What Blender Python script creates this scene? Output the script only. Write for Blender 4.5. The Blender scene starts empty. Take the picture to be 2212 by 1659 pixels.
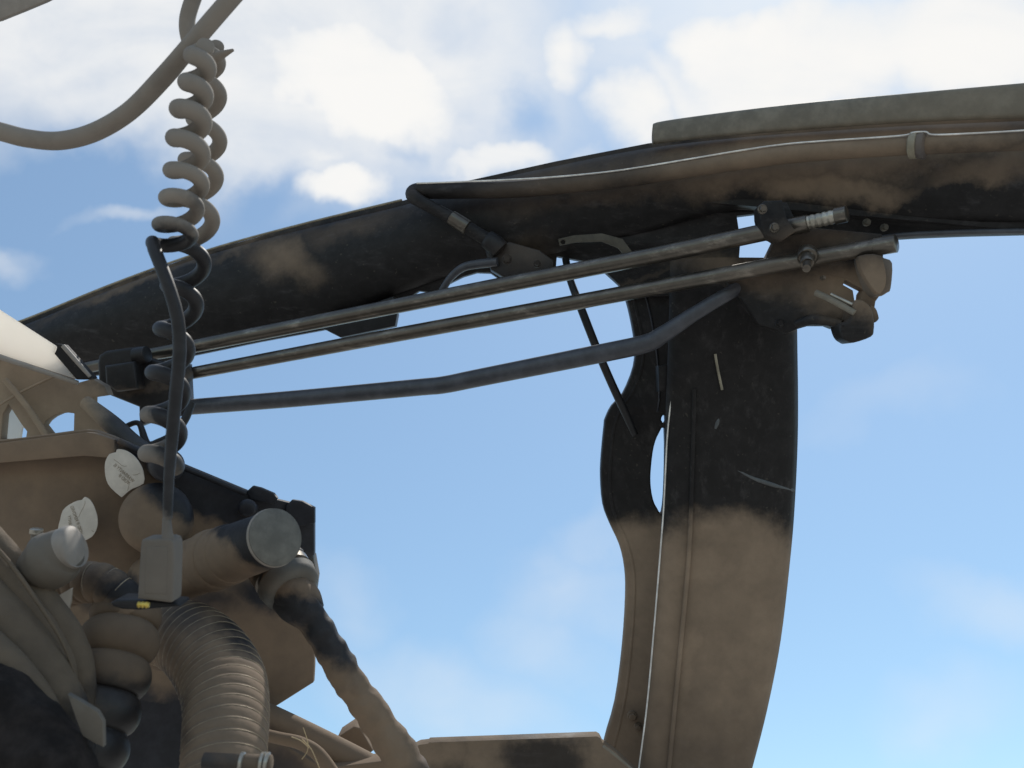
import bpy, bmesh, math, random
from mathutils import Vector, Matrix, noise as mnoise
random.seed(7)
scene = bpy.context.scene
R = math.radians

# ------------------------------------------------------------ camera
CAM = Vector((0.0, 0.0, 1.35))
PITCH = R(34)
RT = Vector((1, 0, 0)); FW = Vector((0, math.cos(PITCH), math.sin(PITCH))); UP = Vector((0, -math.sin(PITCH), math.cos(PITCH)))
LENS = 35.0
cd = bpy.data.cameras.new('camera'); cam = bpy.data.objects.new('camera', cd)
scene.collection.objects.link(cam); scene.camera = cam
cam.location = CAM; cam.rotation_euler = (PITCH + math.pi / 2, 0, 0)
cd.lens = LENS; cd.sensor_width = 36; cd.clip_start = 0.02; cd.clip_end = 20000
cd.dof.use_dof = True; cd.dof.focus_distance = 1.3; cd.dof.aperture_fstop = 9.0

scene.view_settings.view_transform = 'Standard'; scene.view_settings.look = 'None'
scene.view_settings.exposure = 0.0; scene.view_settings.gamma = 1.0
W0, H0 = 2212.0, 1659.0
K = 36.0 / LENS / W0                     # metres per picture unit at 1 m

def P(px, py, d, w=0.0):
    """a point of the scaffold: measured at distance d, then set back by w along the forward axis"""
    return CAM + RT * ((px - W0 / 2) * K * d) + UP * (-(py - H0 / 2) * K * d) + FW * (d + w)

# ------------------------------------------------------------ node helpers
def N(nt, t, **kw):
    n = nt.nodes.new(t)
    for k, v in kw.items(): setattr(n, k, v)
    return n
def put(nt, sock, v):
    if isinstance(v, bpy.types.NodeSocket): nt.links.new(v, sock)
    elif v is not None: sock.default_value = v
def math_(nt, op, a, b=None, c=None, clamp=False):
    n = N(nt, 'ShaderNodeMath', operation=op, use_clamp=clamp)
    put(nt, n.inputs[0], a)
    if b is not None: put(nt, n.inputs[1], b)
    if c is not None: put(nt, n.inputs[2], c)
    return n.outputs[0]
def vmath(nt, op, a, b=None, out=0):
    n = N(nt, 'ShaderNodeVectorMath', operation=op)
    put(nt, n.inputs[0], a)
    if b is not None: put(nt, n.inputs[1], b)
    return n.outputs[out]
def noise(nt, vec, scale, detail=4, rough=0.55, dist=0.0, col=False):
    n = N(nt, 'ShaderNodeTexNoise')
    put(nt, n.inputs['Vector'], vec); n.inputs['Scale'].default_value = scale
    n.inputs['Detail'].default_value = detail; n.inputs['Roughness'].default_value = rough
    n.inputs['Distortion'].default_value = dist
    return n.outputs[1 if col else 0]
def mixc(nt, f, a, b):
    n = N(nt, 'ShaderNodeMix', data_type='RGBA')
    put(nt, n.inputs['Factor'], f); put(nt, n.inputs['A'], a); put(nt, n.inputs['B'], b)
    return n.outputs['Result']
def maprange(nt, v, a, b, c=0.0, d=1.0, kind='SMOOTHSTEP'):
    n = N(nt, 'ShaderNodeMapRange', interpolation_type=kind)
    put(nt, n.inputs['Value'], v)
    n.inputs['From Min'].default_value = a; n.inputs['From Max'].default_value = b
    n.inputs['To Min'].default_value = c; n.inputs['To Max'].default_value = d
    return n.outputs['Result']
def blob_field(nt, vec, blobs, inner_default=0.0, op='MAXIMUM'):
    """blobs: centre (x, y), half axes, rotation, weight, inner flat share"""
    acc = None
    for b in blobs:
        x, y, rx, ry, rot, w = b[:6]; inner = b[6] if len(b) > 6 else inner_default
        m = N(nt, 'ShaderNodeMapping', vector_type='TEXTURE')
        nt.links.new(vec, m.inputs['Vector'])
        m.inputs['Location'].default_value = (x, y, 0); m.inputs['Rotation'].default_value = (0, 0, rot)
        m.inputs['Scale'].default_value = (rx, ry, 1)
        v = maprange(nt, vmath(nt, 'LENGTH', m.outputs[0], out=1), inner, 1.0, w, 0.0)
        acc = v if acc is None else math_(nt, op, acc, v)
    return acc

# ------------------------------------------------------------ sky and sun
SUN_EL, SUN_AZ = R(63), R(32)            # azimuth measured from +Y towards +X
sun_dir = Vector((math.sin(SUN_AZ) * math.cos(SUN_EL), math.cos(SUN_AZ) * math.cos(SUN_EL), math.sin(SUN_EL)))
world = bpy.data.worlds.new("World"); scene.world = world; world.use_nodes = True
nt = world.node_tree; nt.nodes.clear()
sky = N(nt, 'ShaderNodeTexSky', sky_type='NISHITA'); sky.sun_disc = False
sky.sun_elevation = SUN_EL; sky.sun_rotation = SUN_AZ; sky.air_density = 1.1; sky.dust_density = 0.5; sky.ozone_density = 1.6
tc = N(nt, 'ShaderNodeTexCoord')
dirv = tc.outputs['Generated']
fz = math_(nt, 'MAXIMUM', vmath(nt, 'DOT_PRODUCT', dirv, tuple(FW), out=1), 0.08)
sx = math_(nt, 'DIVIDE', vmath(nt, 'DOT_PRODUCT', dirv, tuple(RT), out=1), fz)
sy = math_(nt, 'DIVIDE', vmath(nt, 'DOT_PRODUCT', dirv, tuple(UP), out=1), fz)
cmb = N(nt, 'ShaderNodeCombineXYZ'); nt.links.new(sx, cmb.inputs[0]); nt.links.new(sy, cmb.inputs[1])
plane = cmb.outputs[0]
warp = vmath(nt, 'SUBTRACT', noise(nt, dirv, 5.5, 6, 0.55, col=True), (0.5, 0.5, 0.5))
wp = vmath(nt, 'ADD', plane, vmath(nt, 'MULTIPLY', warp, (0.19, 0.19, 0)))
def S(l):   # sky cloud table: picture units -> tangent coordinates of the direction
    return [((x - W0/2)*K, -(y - H0/2)*K, rx*K, ry*K, -r, w) + tuple(t) for (x, y, rx, ry, r, w, *t) in l]
clouds = S([
 (520, 60, 1100, 560, 0.1, .90, .40), (1750, 80, 900, 420, 0, .60, .4),
 (140, 120, 360, 200, 0.25, .82), (60, 230, 260, 110, 0.1, .50), (430, 130, 300, 160, 0.5, .9), (560, 20, 260, 90, 0.1, .85),
 (760, 180, 360, 200, 0.5, 1.25, .35), (700, 330, 260, 100, 0.15, .95), (880, 270, 210, 110, 0.5, .95, .1),
 (740, 420, 210, 95, -0.05, 1.15, .25), (1060, 350, 220, 90, -0.1, 1.0, .2), (1120, 320, 80, 50, 0, .8),
 (1000, 190, 130, 150, 0.3, .6), (1230, 90, 130, 190, -0.55, 1.1, .1), (1380, 210, 170, 150, -0.6, 1.05, .15), (1080, 60, 150, 120, 0, .75),
 (1700, 130, 460, 210, -0.05, 1.15, .35), (2080, 90, 450, 210, 0.0, 1.2, .3), (1330, 20, 260, 90, 0, 1.0), (1450, 240, 120, 70, .3, .9),
 (1250, 330, 110, 50, -.2, .55), (300, 230, 240, 130, .2, .85), (240, 495, 190, 50, -.15, .5), (40, 610, 150, 100, 0, .55), (330, 300, 190, 90, .2, .48),
 (1240, 1290, 360, 240, -0.5, .42), (1290, 1160, 260, 110, -.4, .34), (2160, 1310, 420, 170, 0.15, .40), (760, 1290, 260, 170, .6, .34),
 (950, 1520, 560, 230, 0.4, .42), (1950, 880, 430, 130, -.15, .28), (1150, 1420, 300, 240, .4, .40), (2050, 1520, 400, 190, 0, .38)])
gaps = S([(1125, 225, 100, 110, .2, .62, .0), (955, 75, 130, 70, .4, .22), (1475, 120, 130, 42, .95, .34), (1280, 130, 90, 30, 1.1, .12),
 (170, 195, 130, 60, 0, .16), (200, 400, 330, 110, 0, .42), (1585, 320, 120, 40, 1.2, .2), (560, 440, 170, 100, -.3, .42), (890, 360, 60, 30, .5, .2)])
cpos = blob_field(nt, wp, clouds, 0.0)
cneg = blob_field(nt, wp, gaps, 0.0)
smap = N(nt, 'ShaderNodeMapping'); nt.links.new(plane, smap.inputs['Vector']); smap.inputs['Rotation'].default_value = (0, 0, R(42)); smap.inputs['Scale'].default_value = (5.0, 10.5, 1)
nz = math_(nt, 'SUBTRACT', noise(nt, smap.outputs[0], 1.0, 7, 0.57, 0.5), 0.5)
nz2 = math_(nt, 'SUBTRACT', noise(nt, dirv, 24.0, 5, 0.6, 0.4), 0.5)
dens = math_(nt, 'SUBTRACT', math_(nt, 'MULTIPLY', cpos, 1.12), math_(nt, 'ADD', cneg, .14))
# the texture of the cloud is strongest where there is some cloud
amp = math_(nt, 'ADD', math_(nt, 'MULTIPLY', dens, 0.9), 0.05, clamp=True)
dens = math_(nt, 'ADD', dens, math_(nt, 'MULTIPLY', math_(nt, 'ADD', math_(nt, 'MULTIPLY', nz, .95), math_(nt, 'MULTIPLY', nz2, 0.28)), amp))
# the rest of the sky, away from the clouds listed above, carries loose cloud as well
far = maprange(nt, vmath(nt, 'LENGTH', plane, out=1), 0.75, 1.3)
loose = math_(nt, 'MULTIPLY', far, maprange(nt, noise(nt, dirv, 2.4, 6, 0.6), 0.45, 0.7, 0, .8))
dens = math_(nt, 'MAXIMUM', dens, loose)
cover = maprange(nt, dens, -0.22, 1.20, 0.0, 1.0)
bright = maprange(nt, math_(nt, 'ADD', dens, math_(nt, 'MULTIPLY', nz, 0.5)), 0.15, 1.35, 0.0, 1.0, 'LINEAR')
ccol = mixc(nt, bright, (8.0, 8.35, 8.7, 1), (9.5, 9.4, 9.2, 1))
skyc = N(nt, 'ShaderNodeMix', data_type='RGBA', blend_type='MULTIPLY'); skyc.inputs['Factor'].default_value = 1
nt.links.new(sky.outputs[0], skyc.inputs['A']); skyc.inputs['B'].default_value = (1.0, 1.0, 1.0, 1)
SKY_TINT = skyc.inputs['B']
col = mixc(nt, cover, skyc.outputs['Result'], ccol)
bg = N(nt, 'ShaderNodeBackground'); nt.links.new(col, bg.inputs['Color']); bg.inputs['Strength'].default_value = 0.1
wo = N(nt, 'ShaderNodeOutputWorld'); nt.links.new(bg.outputs[0], wo.inputs['Surface'])
SKY_TINT.default_value = (1.30, 1.49, 1.45, 1)
world.cycles.sampling_method = 'MANUAL'; world.cycles.sample_map_resolution = 512

sl = bpy.data.lights.new('sun', 'SUN'); sl.energy = 3.2; sl.angle = R(0.5); sl.color = (1.0, 0.95, 0.87)
so = bpy.data.objects.new('sun', sl); scene.collection.objects.link(so); so.location = (0, 0, 10)
so.rotation_euler = (-sun_dir).to_track_quat('-Z', 'Y').to_euler()

# ------------------------------------------------------------ tan cloud reflections painted into the surface colours: patches in world space
def bd(px): return 1.86 - 0.00030 * px           # distance of the curved frame at picture column px
def ortho(px, py, d): return ((px - W0/2) * K * d, -(py - H0/2) * K * d)
def patches(l, depth):
    out = []
    for (x, y, rx, ry, r, w, *t) in l:
        d = depth(x) if callable(depth) else depth
        u, v = ortho(x, y, d)
        out.append((u, v, rx*K*d, ry*K*d, -r, w) + tuple(t))
    return out
def reflection_group(name, pos, neg, rough_scale=9.0, wamp=0.10):  # mask of the painted cloud reflections: pos adds tan, neg leaves dark
    g = bpy.data.node_groups.new(name, 'ShaderNodeTree')
    g.interface.new_socket('Dust', in_out='OUTPUT', socket_type='NodeSocketFloat')
    go = g.nodes.new('NodeGroupOutput')
    geo = g.nodes.new('ShaderNodeNewGeometry')
    p = vmath(g, 'SUBTRACT', geo.outputs['Position'], tuple(CAM))
    c = g.nodes.new('ShaderNodeCombineXYZ')
    g.links.new(vmath(g, 'DOT_PRODUCT', p, tuple(RT), out=1), c.inputs[0])
    g.links.new(vmath(g, 'DOT_PRODUCT', p, tuple(UP), out=1), c.inputs[1])
    w = vmath(g, 'MULTIPLY', vmath(g, 'SUBTRACT', noise(g, p, rough_scale, 6, 0.66, col=True), (.5, .5, .5)), (wamp, wamp, 0))
    v = vmath(g, 'ADD', c.outputs[0], w)
    a = blob_field(g, v, pos)
    if neg: a = math_(g, 'SUBTRACT', a, blob_field(g, v, neg))
    a = math_(g, 'MAXIMUM', a, 0.0)
    n1 = math_(g, 'MULTIPLY_ADD', noise(g, p, 22, 6, .65), 0.9, 0.55)
    a = math_(g, 'MULTIPLY', a, n1, clamp=True)
    g.links.new(a, go.inputs[0])
    return g
FRAME = reflection_group('dust_on_frame', patches([
  (620, 570, 135, 62, .35, .75), (540, 520, 140, 28, -.33, .45), (300, 600, 330, 26, -.34, .5), (760, 490, 200, 45, -.25, .28),
  (1800, 320, 620, 115, -.08, .85, .3), (1760, 420, 230, 55, .12, .85, .2), (1500, 370, 260, 70, -.2, .38), (2130, 370, 190, 75, 0, .6), (1250, 400, 330, 90, -.1, .34),
  (1790, 650, 175, 85, .25, .85, .15), (1570, 590, 190, 60, .35, .55), (1700, 540, 150, 50, 0, .4), (1900, 640, 80, 90, 0, .7),
  (1520, 1700, 560, 620, 0, .86, .90), (1500, 1200, 190, 110, .1, .95, .2), (1470, 1420, 60, 330, .06, .95, .1), (930, 1523, 190, 75, 0, .95, .2),
  (1100, 1640, 300, 50, 0, .40), (1130, 560, 110, 60, 0, .22), (60, 860, 190, 130, 0, .95, .4), (200, 900, 60, 90, .4, .8),
   (650, 780, 700, 14, -.18, .35), (950, 700, 800, 14, -.19, .35)], bd),
  patches([(1610, 450, 90, 45, .2, .25), (1980, 440, 220, 45, -.05, .5), (1330, 460, 240, 50, 0, .12), (1170, 1560, 125, 70, 0, .75, .5), (1500, 1700, 330, 330, 0, .42, .1)], bd))
FRONT_POS = [(500, 10, 230, 150, 0, 1.0, .6),(740, 1600, 230, 130, .4, 1.0, .5),
  (180, 1330, 720, 520, .15, .90, .72), (620, 1500, 260, 210, .5, .85, .4), (200, 200, 420, 420, 0, 1.0, .72), (430, 470, 170, 120, 0, .9, .4), (800, 1560, 150, 150, 0, .85, .5)]
FRONT_NEG = [(545, 1085, 290, 112, .47, 1.0, .7), (560, 1020, 260, 70, .43, 1.0, .6), (640, 1150, 85, 150, .1, .95, .3), (340, 985, 130, 62, .45, .9, .3),
  (600, 1335, 190, 62, .25, 1.0, .35), (700, 1395, 120, 60, .6, .95, .3), (420, 1325, 120, 42, .15, .7, .1), (225, 1300, 150, 50, .3, .9, .25),
  (420, 1450, 110, 50, .3, .75, .1), (350, 1620, 330, 120, .10, 1.0, .55), (480, 1480, 60, 30, 0, .5), (250, 1520, 120, 60, .3, .85, .3), (70, 1600, 260, 130, .45, 1.0, .5),
  (370, 760, 140, 300, 0, 1.0, .75), (440, 450, 40, 35, 0, .5), (420, 520, 40, 40, 0, .6)]
FRONT = reflection_group('dust_on_near_equipment', patches(FRONT_POS, .90), patches(FRONT_NEG, .90), 10.0, 0.06)
FRONTM = reflection_group('dust_on_equipment', patches(FRONT_POS, 1.06), patches(FRONT_NEG, 1.06), 10.0, 0.07)
FRONTB = reflection_group('dust_on_box', patches(FRONT_POS, 1.17), patches(FRONT_NEG, 1.17), 10.0, 0.07)
BRACKET = reflection_group('dust_on_bracket', patches([(60, 880, 230, 130, .2, .95, .6)], 1.45), None)

def material(name, dark, tan=(.265, .198, .140), rough=.45, field=None, amount=1.0, metal=0.0, bump=.12, bscale=60, spec=.5, speck=.25, streak=None, vertical=False):
    m = bpy.data.materials.new(name); m.use_nodes = True
    nt = m.node_tree; b = nt.nodes['Principled BSDF']
    geo = N(nt, 'ShaderNodeNewGeometry'); p = geo.outputs['Position']
    n1 = noise(nt, p, 45, 6, .65)
    base = mixc(nt, maprange(nt, n1, .35, .75), tuple(c * (1 - speck) for c in dark) + (1,), tuple(c * (1 + speck) for c in dark) + (1,))
    if streak:
        mp = N(nt, 'ShaderNodeMapping'); nt.links.new(p, mp.inputs['Vector']); mp.inputs['Rotation'].default_value = (0, -.2, 0); mp.inputs['Scale'].default_value = (60, 60, 3) if vertical else (5, 60, 60)
        sn = maprange(nt, noise(nt, mp.outputs[0], 1.0, 6, .7), .5, .8, 0, streak)
        base = mixc(nt, sn, base, tuple(c * 3.6 for c in dark) + (1,))
        chips = maprange(nt, noise(nt, p, 150, 3, .5), .66, .74, 0, .5)
        base = mixc(nt, chips, base, (.085, .075, .062, 1))
    if field:
        g = N(nt, 'ShaderNodeGroup'); g.node_tree = field
        f = math_(nt, 'MULTIPLY', g.outputs[0], amount, clamp=True)
        tanv = mixc(nt, noise(nt, p, 14, 4, .6), tuple(c * .86 for c in tan) + (1,), tuple(min(1, c * 1.14) for c in tan) + (1,))
        base = mixc(nt, f, base, tanv)  # mixes the reflected cloud into the base colour as tan
        put(nt, b.inputs['Roughness'], maprange(nt, f, 0, .8, rough, .85, 'LINEAR'))
        if metal: put(nt, b.inputs['Metallic'], maprange(nt, f, 0, .8, metal, 0, 'LINEAR'))
    else:
        b.inputs['Roughness'].default_value = rough; b.inputs['Metallic'].default_value = metal
    put(nt, b.inputs['Base Color'], base)
    b.inputs['Specular IOR Level'].default_value = spec
    if bump:
        bn = N(nt, 'ShaderNodeBump'); bn.inputs['Strength'].default_value = bump; bn.inputs['Distance'].default_value = .004
        put(nt, bn.inputs['Height'], noise(nt, p, bscale, 5, .6)); nt.links.new(bn.outputs[0], b.inputs['Normal'])
    return m
TAN = (.230, .166, .114)
M = {}
M['frame'] = material('painted_frame', (.019, .018, .0185), rough=.5, field=FRAME, bump=.3, bscale=35, spec=.22, streak=.7)
M['column'] = material('column_paint', (.018, .0165, .0165), tan=(.285, .212, .150), rough=.5, field=FRAME, bump=.25, bscale=30, spec=.22, streak=.7, vertical=True)
M['frame_grey'] = material('grey_strip', (.185, .170, .138), tan=(.26, .215, .155), rough=.55, field=FRAME, amount=.5)
M['strap'] = material('strap_paint', (.075, .066, .048), rough=.6)
M['disc'] = material('disc_paint', (.135, .128, .110), tan=(.24, .19, .14), rough=.6, field=FRONTM, amount=.5, bump=.05)
M['scratch'] = material('scratch_paint', (.115, .125, .130), rough=.8, bump=0)
M['edge'] = material('bare_edge', (.30, .27, .20), rough=.5)  # even pale colour, used for trim and for painted sun rim and highlight
M['steel'] = material('rod_steel', (.135, .122, .105), rough=.30, field=FRAME, amount=.3, metal=.8, bump=.03, speck=.12, streak=.6)
M['tube'] = material('tube_paint', (.060, .065, .078), rough=.4, field=FRAME, amount=.6)
M['black'] = material('black_paint', (.018, .018, .020), rough=.5, field=FRAME, spec=.35)
M['bright'] = material('bright_metal', (.45, .42, .36), rough=.32, metal=.6)
M['wire'] = material('white_wire', (.86, .83, .78), rough=.5, bump=0)  # even white for the pipe's painted highlight and the pillar edge line
M['pad'] = material('grey_pad', (.16, .17, .175), rough=.6, field=FRAME, amount=.8)
M['cord'] = material('cord_rubber', (.028, .027, .029), tan=(.27, .235, .20), rough=.5, field=FRONT, bump=.06, spec=.3)
M['topcord'] = material('cord_dusty', (.30, .265, .23), rough=.6, bump=.06, speck=.12)  # even pale tan, used for strips, rims and painted highlight lines
M['box'] = material('box_paint', (.026, .027, .033), tan=TAN, rough=.5, field=FRONTB, spec=.3, bump=.2, bscale=28)
M['hose'] = material('hose_cloth', (.026, .025, .028), tan=TAN, rough=.6, field=FRONTM, bump=.15, bscale=90, spec=.3)
M['hose_near'] = material('hose_cloth_near', (.024, .023, .025), tan=TAN, rough=.65, field=FRONT, bump=.15, bscale=90, spec=.25)
M['sleeve'] = material('sleeve_cloth', (.030, .028, .028), tan=(.150, .115, .082), rough=.85, field=FRONT, bump=.8, bscale=32, spec=.2, speck=.35)
M['bellows'] = material('bellows_rubber', (.022, .020, .020), tan=(.150, .106, .070), rough=.5, field=FRONT, bump=.1, spec=.45)
M['bracket'] = material('bracket_paint', (.028, .028, .030), tan=(.34, .265, .19), rough=.6, field=BRACKET)
M['dark_cloth'] = material('dark_cloth', (.024, .019, .017), rough=.9, bump=.3, bscale=50, spec=.2, speck=.45)
M['spiral'] = material('spiral_wire', (.36, .29, .20), rough=.5, metal=.2, bump=0)
M['greyplastic'] = material('grey_plastic', (.080, .080, .072), tan=(.215, .175, .135), rough=.55, field=FRONTM, amount=.6, bump=.05)
M['plug'] = material('plug_plastic', (.080, .074, .066), tan=(.195, .165, .135), rough=.35, field=FRONT, amount=.7, bump=.04)
M['paper'] = material('sticker_paper', (.62, .57, .50), rough=.7, speck=.10)
M['ink'] = material('sticker_ink', (.26, .20, .13), rough=.8, bump=0)
M['brass'] = material('brass', (.75, .55, .12), rough=.3, metal=.6, bump=0)
M['straw'] = material('straw', (.55, .42, .24), rough=.7, bump=0)
M['concrete'] = material('concrete', (.34, .32, .29), rough=.9, bump=.3, bscale=3)
def translucent(name, colour, share):
    m = bpy.data.materials.new(name); m.use_nodes = True; nt = m.node_tree; nt.nodes.remove(nt.nodes['Principled BSDF'])
    geo = N(nt, 'ShaderNodeNewGeometry')
    c = mixc(nt, noise(nt, geo.outputs['Position'], 12, 4), tuple(x * .92 for x in colour) + (1,), colour + (1,))
    d = N(nt, 'ShaderNodeBsdfDiffuse'); t = N(nt, 'ShaderNodeBsdfTranslucent'); mx = N(nt, 'ShaderNodeMixShader')
    nt.links.new(c, d.inputs[0]); nt.links.new(c, t.inputs[0]); mx.inputs[0].default_value = share
    nt.links.new(d.outputs[0], mx.inputs[1]); nt.links.new(t.outputs[0], mx.inputs[2])
    nt.links.new(mx.outputs[0], nt.nodes['Material Output'].inputs[0]); return m
M['panel'] = translucent('white_sheet', (.95, .91, .85), .8)

# ------------------------------------------------------------ object helpers
C = scene.collection
def tag(o, label=None, cat=None, group=None, kind=None):
    if label: o['label'] = label
    if cat: o['category'] = cat
    if group: o['group'] = group
    if kind: o['kind'] = kind
    return o
def thing(name, loc, label, cat, group=None):
    o = bpy.data.objects.new(name, None); C.objects.link(o); o.location = loc; o.empty_display_size = .05
    return tag(o, label, cat, group)
def link(name, me, mat, parent=None, smooth=True, angle=40):
    o = bpy.data.objects.new(name, me); C.objects.link(o); me.materials.append(M[mat])
    if smooth:
        me.shade_smooth()
        try: me.set_sharp_from_angle(angle=R(angle))
        except Exception: pass
    if parent is not None:
        o.parent = parent
        # vertices are in world coordinates: shift them so that the origin sits on the parent's origin
        root = Vector((0, 0, 0)); q = parent
        while q is not None: root += q.location; q = q.parent
        me.transform(Matrix.Translation(-root))
    else:
        c = sum((v.co for v in me.vertices), Vector()) / max(1, len(me.vertices))
        me.transform(Matrix.Translation(-c)); o.location = c
    return o
def smooth_pts(pts, n=6, closed=False):
    """Catmull-Rom through tuples"""
    out = []; L = len(pts); rng = range(L if closed else L - 1)
    for i in rng:
        g = (lambda k: pts[k % L]) if closed else (lambda k: pts[min(max(k, 0), L - 1)])
        a, b, c, d = g(i-1), g(i), g(i+1), g(i+2)
        for s in range(n):
            t = s / n
            out.append(tuple(.5*(2*q + (r-p)*t + (2*p-5*q+4*r-s_)*t*t + (3*q-p-3*r+s_)*t**3) for p, q, r, s_ in zip(a, b, c, d)))
    if not closed: out.append(tuple(pts[-1]))
    return out
def plate(name, loops, depth, thick, mat, parent=None, bevel=4, sm=0, bulge=None, angle=50):
    """flat piece with real thickness; loops[0] outline, the others holes, in scaffold units"""
    cu = bpy.data.curves.new('tmp', 'CURVE'); cu.dimensions = '2D'; cu.fill_mode = 'BOTH'
    for lp in loops:
        pts = smooth_pts(lp, sm, True) if sm else lp
        sp = cu.splines.new('POLY'); sp.points.add(len(pts) - 1); sp.use_cyclic_u = True
        for q, (x, y) in zip(sp.points, pts): q.co = (x / 100, -y / 100, 0, 1)
    dfun = depth if callable(depth) else (lambda x, y: depth)
    cx = sum(p[0] for p in loops[0]) / len(loops[0]); cy = sum(p[1] for p in loops[0]) / len(loops[0])
    k = K * dfun(cx, cy) * 100                       # curve unit -> metre
    cu.extrude = max(thick / k / 2 - bevel / 100, .001); cu.bevel_depth = bevel / 100; cu.bevel_resolution = 2; cu.offset = -bevel / 100
    ob = bpy.data.objects.new('tmp', cu); C.objects.link(ob)
    dg = bpy.context.evaluated_depsgraph_get(); me = bpy.data.meshes.new_from_object(ob.evaluated_get(dg))
    bpy.data.objects.remove(ob); bpy.data.curves.remove(cu)
    bm = bmesh.new(); bm.from_mesh(me)
    bmesh.ops.remove_doubles(bm, verts=bm.verts, dist=.0005)
    if bulge:
        bmesh.ops.triangulate(bm, faces=bm.faces)
    for v in bm.verts:
        px, py, w = v.co.x * 100, -v.co.y * 100, thick / 2 - v.co.z * k
        v.co = P(px, py, dfun(px, py), w)
    bmesh.ops.recalc_face_normals(bm, faces=bm.faces)
    bm.to_mesh(me); bm.free(); me.materials.clear()
    me.name = name
    return link(name, me, mat, parent, True, angle)
def tube(name, pts, mat, parent=None, n=8, seg=18, rib=None, lump=0, sub=None, close_ends=True, arc=None):
    """pts: (px, py, depth, radius in units). rib(s, length) -> factor added to the radius in units"""
    pts = smooth_pts(pts, sub or n)
    C3 = [P(p[0], p[1], p[2]) for p in pts]; RR = [p[3] * K * p[2] for p in pts]
    if rib:                                   # resample finely
        L = [0]
        for a, b in zip(C3, C3[1:]): L.append(L[-1] + (b - a).length)
        tot = L[-1]; m = rib[1]; c2, r2 = [], []; j = 0
        for i in range(m + 1):
            s = tot * i / m
            while j < len(L) - 2 and L[j+1] < s: j += 1
            t = (s - L[j]) / max(1e-9, L[j+1] - L[j]); t = min(max(t, 0), 1)
            c2.append(C3[j].lerp(C3[j+1], t)); r2.append((RR[j]*(1-t) + RR[j+1]*t) * (1 + rib[0](i / m)))
        C3, RR = c2, r2
    bm = bmesh.new(); rings = []; up = None
    for i, c in enumerate(C3):
        T = (C3[min(i+1, len(C3)-1)] - C3[max(i-1, 0)]).normalized()
        if up is None: up = T.orthogonal().normalized()
        up = (up - T * up.dot(T)).normalized(); s = T.cross(up)
        ring = []
        for j in range(seg):
            a = 2*math.pi*j/seg
            r = RR[i]
            if lump:
                q = c + (up*math.cos(a) + s*math.sin(a)) * r
                r *= 1 + lump * (mnoise.noise(q * 22) + .6 * mnoise.noise(q * 55) + .3 * mnoise.noise(q * 130))
            ring.append(bm.verts.new(c + (up*math.cos(a) + s*math.sin(a)) * r))
        rings.append(ring)
    for a, b in zip(rings, rings[1:]):
        for j in range(seg): bm.faces.new((a[j], a[(j+1) % seg], b[(j+1) % seg], b[j]))
    if close_ends:
        for ring, e, T in ((rings[0], C3[0], (C3[0]-C3[1]).normalized()), (rings[-1], C3[-1], (C3[-1]-C3[-2]).normalized())):
            r0 = RR[0] if ring is rings[0] else RR[-1]
            inner = [bm.verts.new(v.co.lerp(e, .25) + T * r0 * .12) for v in ring]
            for j in range(seg): bm.faces.new((ring[j], ring[(j+1) % seg], inner[(j+1) % seg], inner[j]))
            bm.faces.new(inner)
    bmesh.ops.recalc_face_normals(bm, faces=bm.faces)
    me = bpy.data.meshes.new(name); bm.to_mesh(me); bm.free()
    return link(name, me, mat, parent, True, 60)
def loft(name, st, mat, parent=None, bulge=.04, back=.05, n=5, m=14, sq=1.0):
    """st: (top x, top y, bottom x, bottom y, depth); rounded face towards the viewer side, real body behind"""
    st = smooth_pts(st, n); bm = bmesh.new(); rings = []
    for (ax, ay, bx, by, d) in st:
        ring = []
        for i in range(m + 1):
            t = i / m; w = -bulge * math.sin(math.pi * t) ** sq
            ring.append(bm.verts.new(P(ax + (bx-ax)*t, ay + (by-ay)*t, d, w)))
        for i in range(m + 1):
            t = 1 - i / m; w = back * (.35 + .65 * math.sin(math.pi * t))
            ring.append(bm.verts.new(P(ax + (bx-ax)*t, ay + (by-ay)*t, d, w)))
        rings.append(ring)
    L = len(rings[0])
    for a, b in zip(rings, rings[1:]):
        for j in range(L): bm.faces.new((a[j], a[(j+1) % L], b[(j+1) % L], b[j]))
    bm.faces.new(rings[0]); bm.faces.new(rings[-1])
    bmesh.ops.recalc_face_normals(bm, faces=bm.faces)
    me = bpy.data.meshes.new(name); bm.to_mesh(me); bm.free()
    return link(name, me, mat, parent, True, 50)
def bolt(name, px, py, d, r, mat, parent, h=.006, sides=6):
    """hexagonal head with a washer, axis towards the viewer side"""
    bm = bmesh.new(); k = K * d
    def ringv(rr, w, s, off=0): return [bm.verts.new(P(px, py, d, w) + RT*math.cos(off+2*math.pi*j/s)*rr*k + UP*math.sin(off+2*math.pi*j/s)*rr*k) for j in range(s)]
    def stack(lv, s, off=0):
        rs = [ringv(rr, w, s, off) for rr, w in lv]
        for a, b in zip(rs, rs[1:]):
            for j in range(s): bm.faces.new((a[j], a[(j+1) % s], b[(j+1) % s], b[j]))
        bm.faces.new(rs[0]); bm.faces.new(rs[-1])
    stack([(r*1.35, .004), (r*1.35, -.001), (r*1.2, -.002)], 20)
    stack([(r, 0), (r, -h*.8), (r*.85, -h)], sides, .3)
    bmesh.ops.recalc_face_normals(bm, faces=bm.faces)
    me = bpy.data.meshes.new(name); bm.to_mesh(me); bm.free()
    return link(name, me, mat, parent, True, 30)

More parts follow.
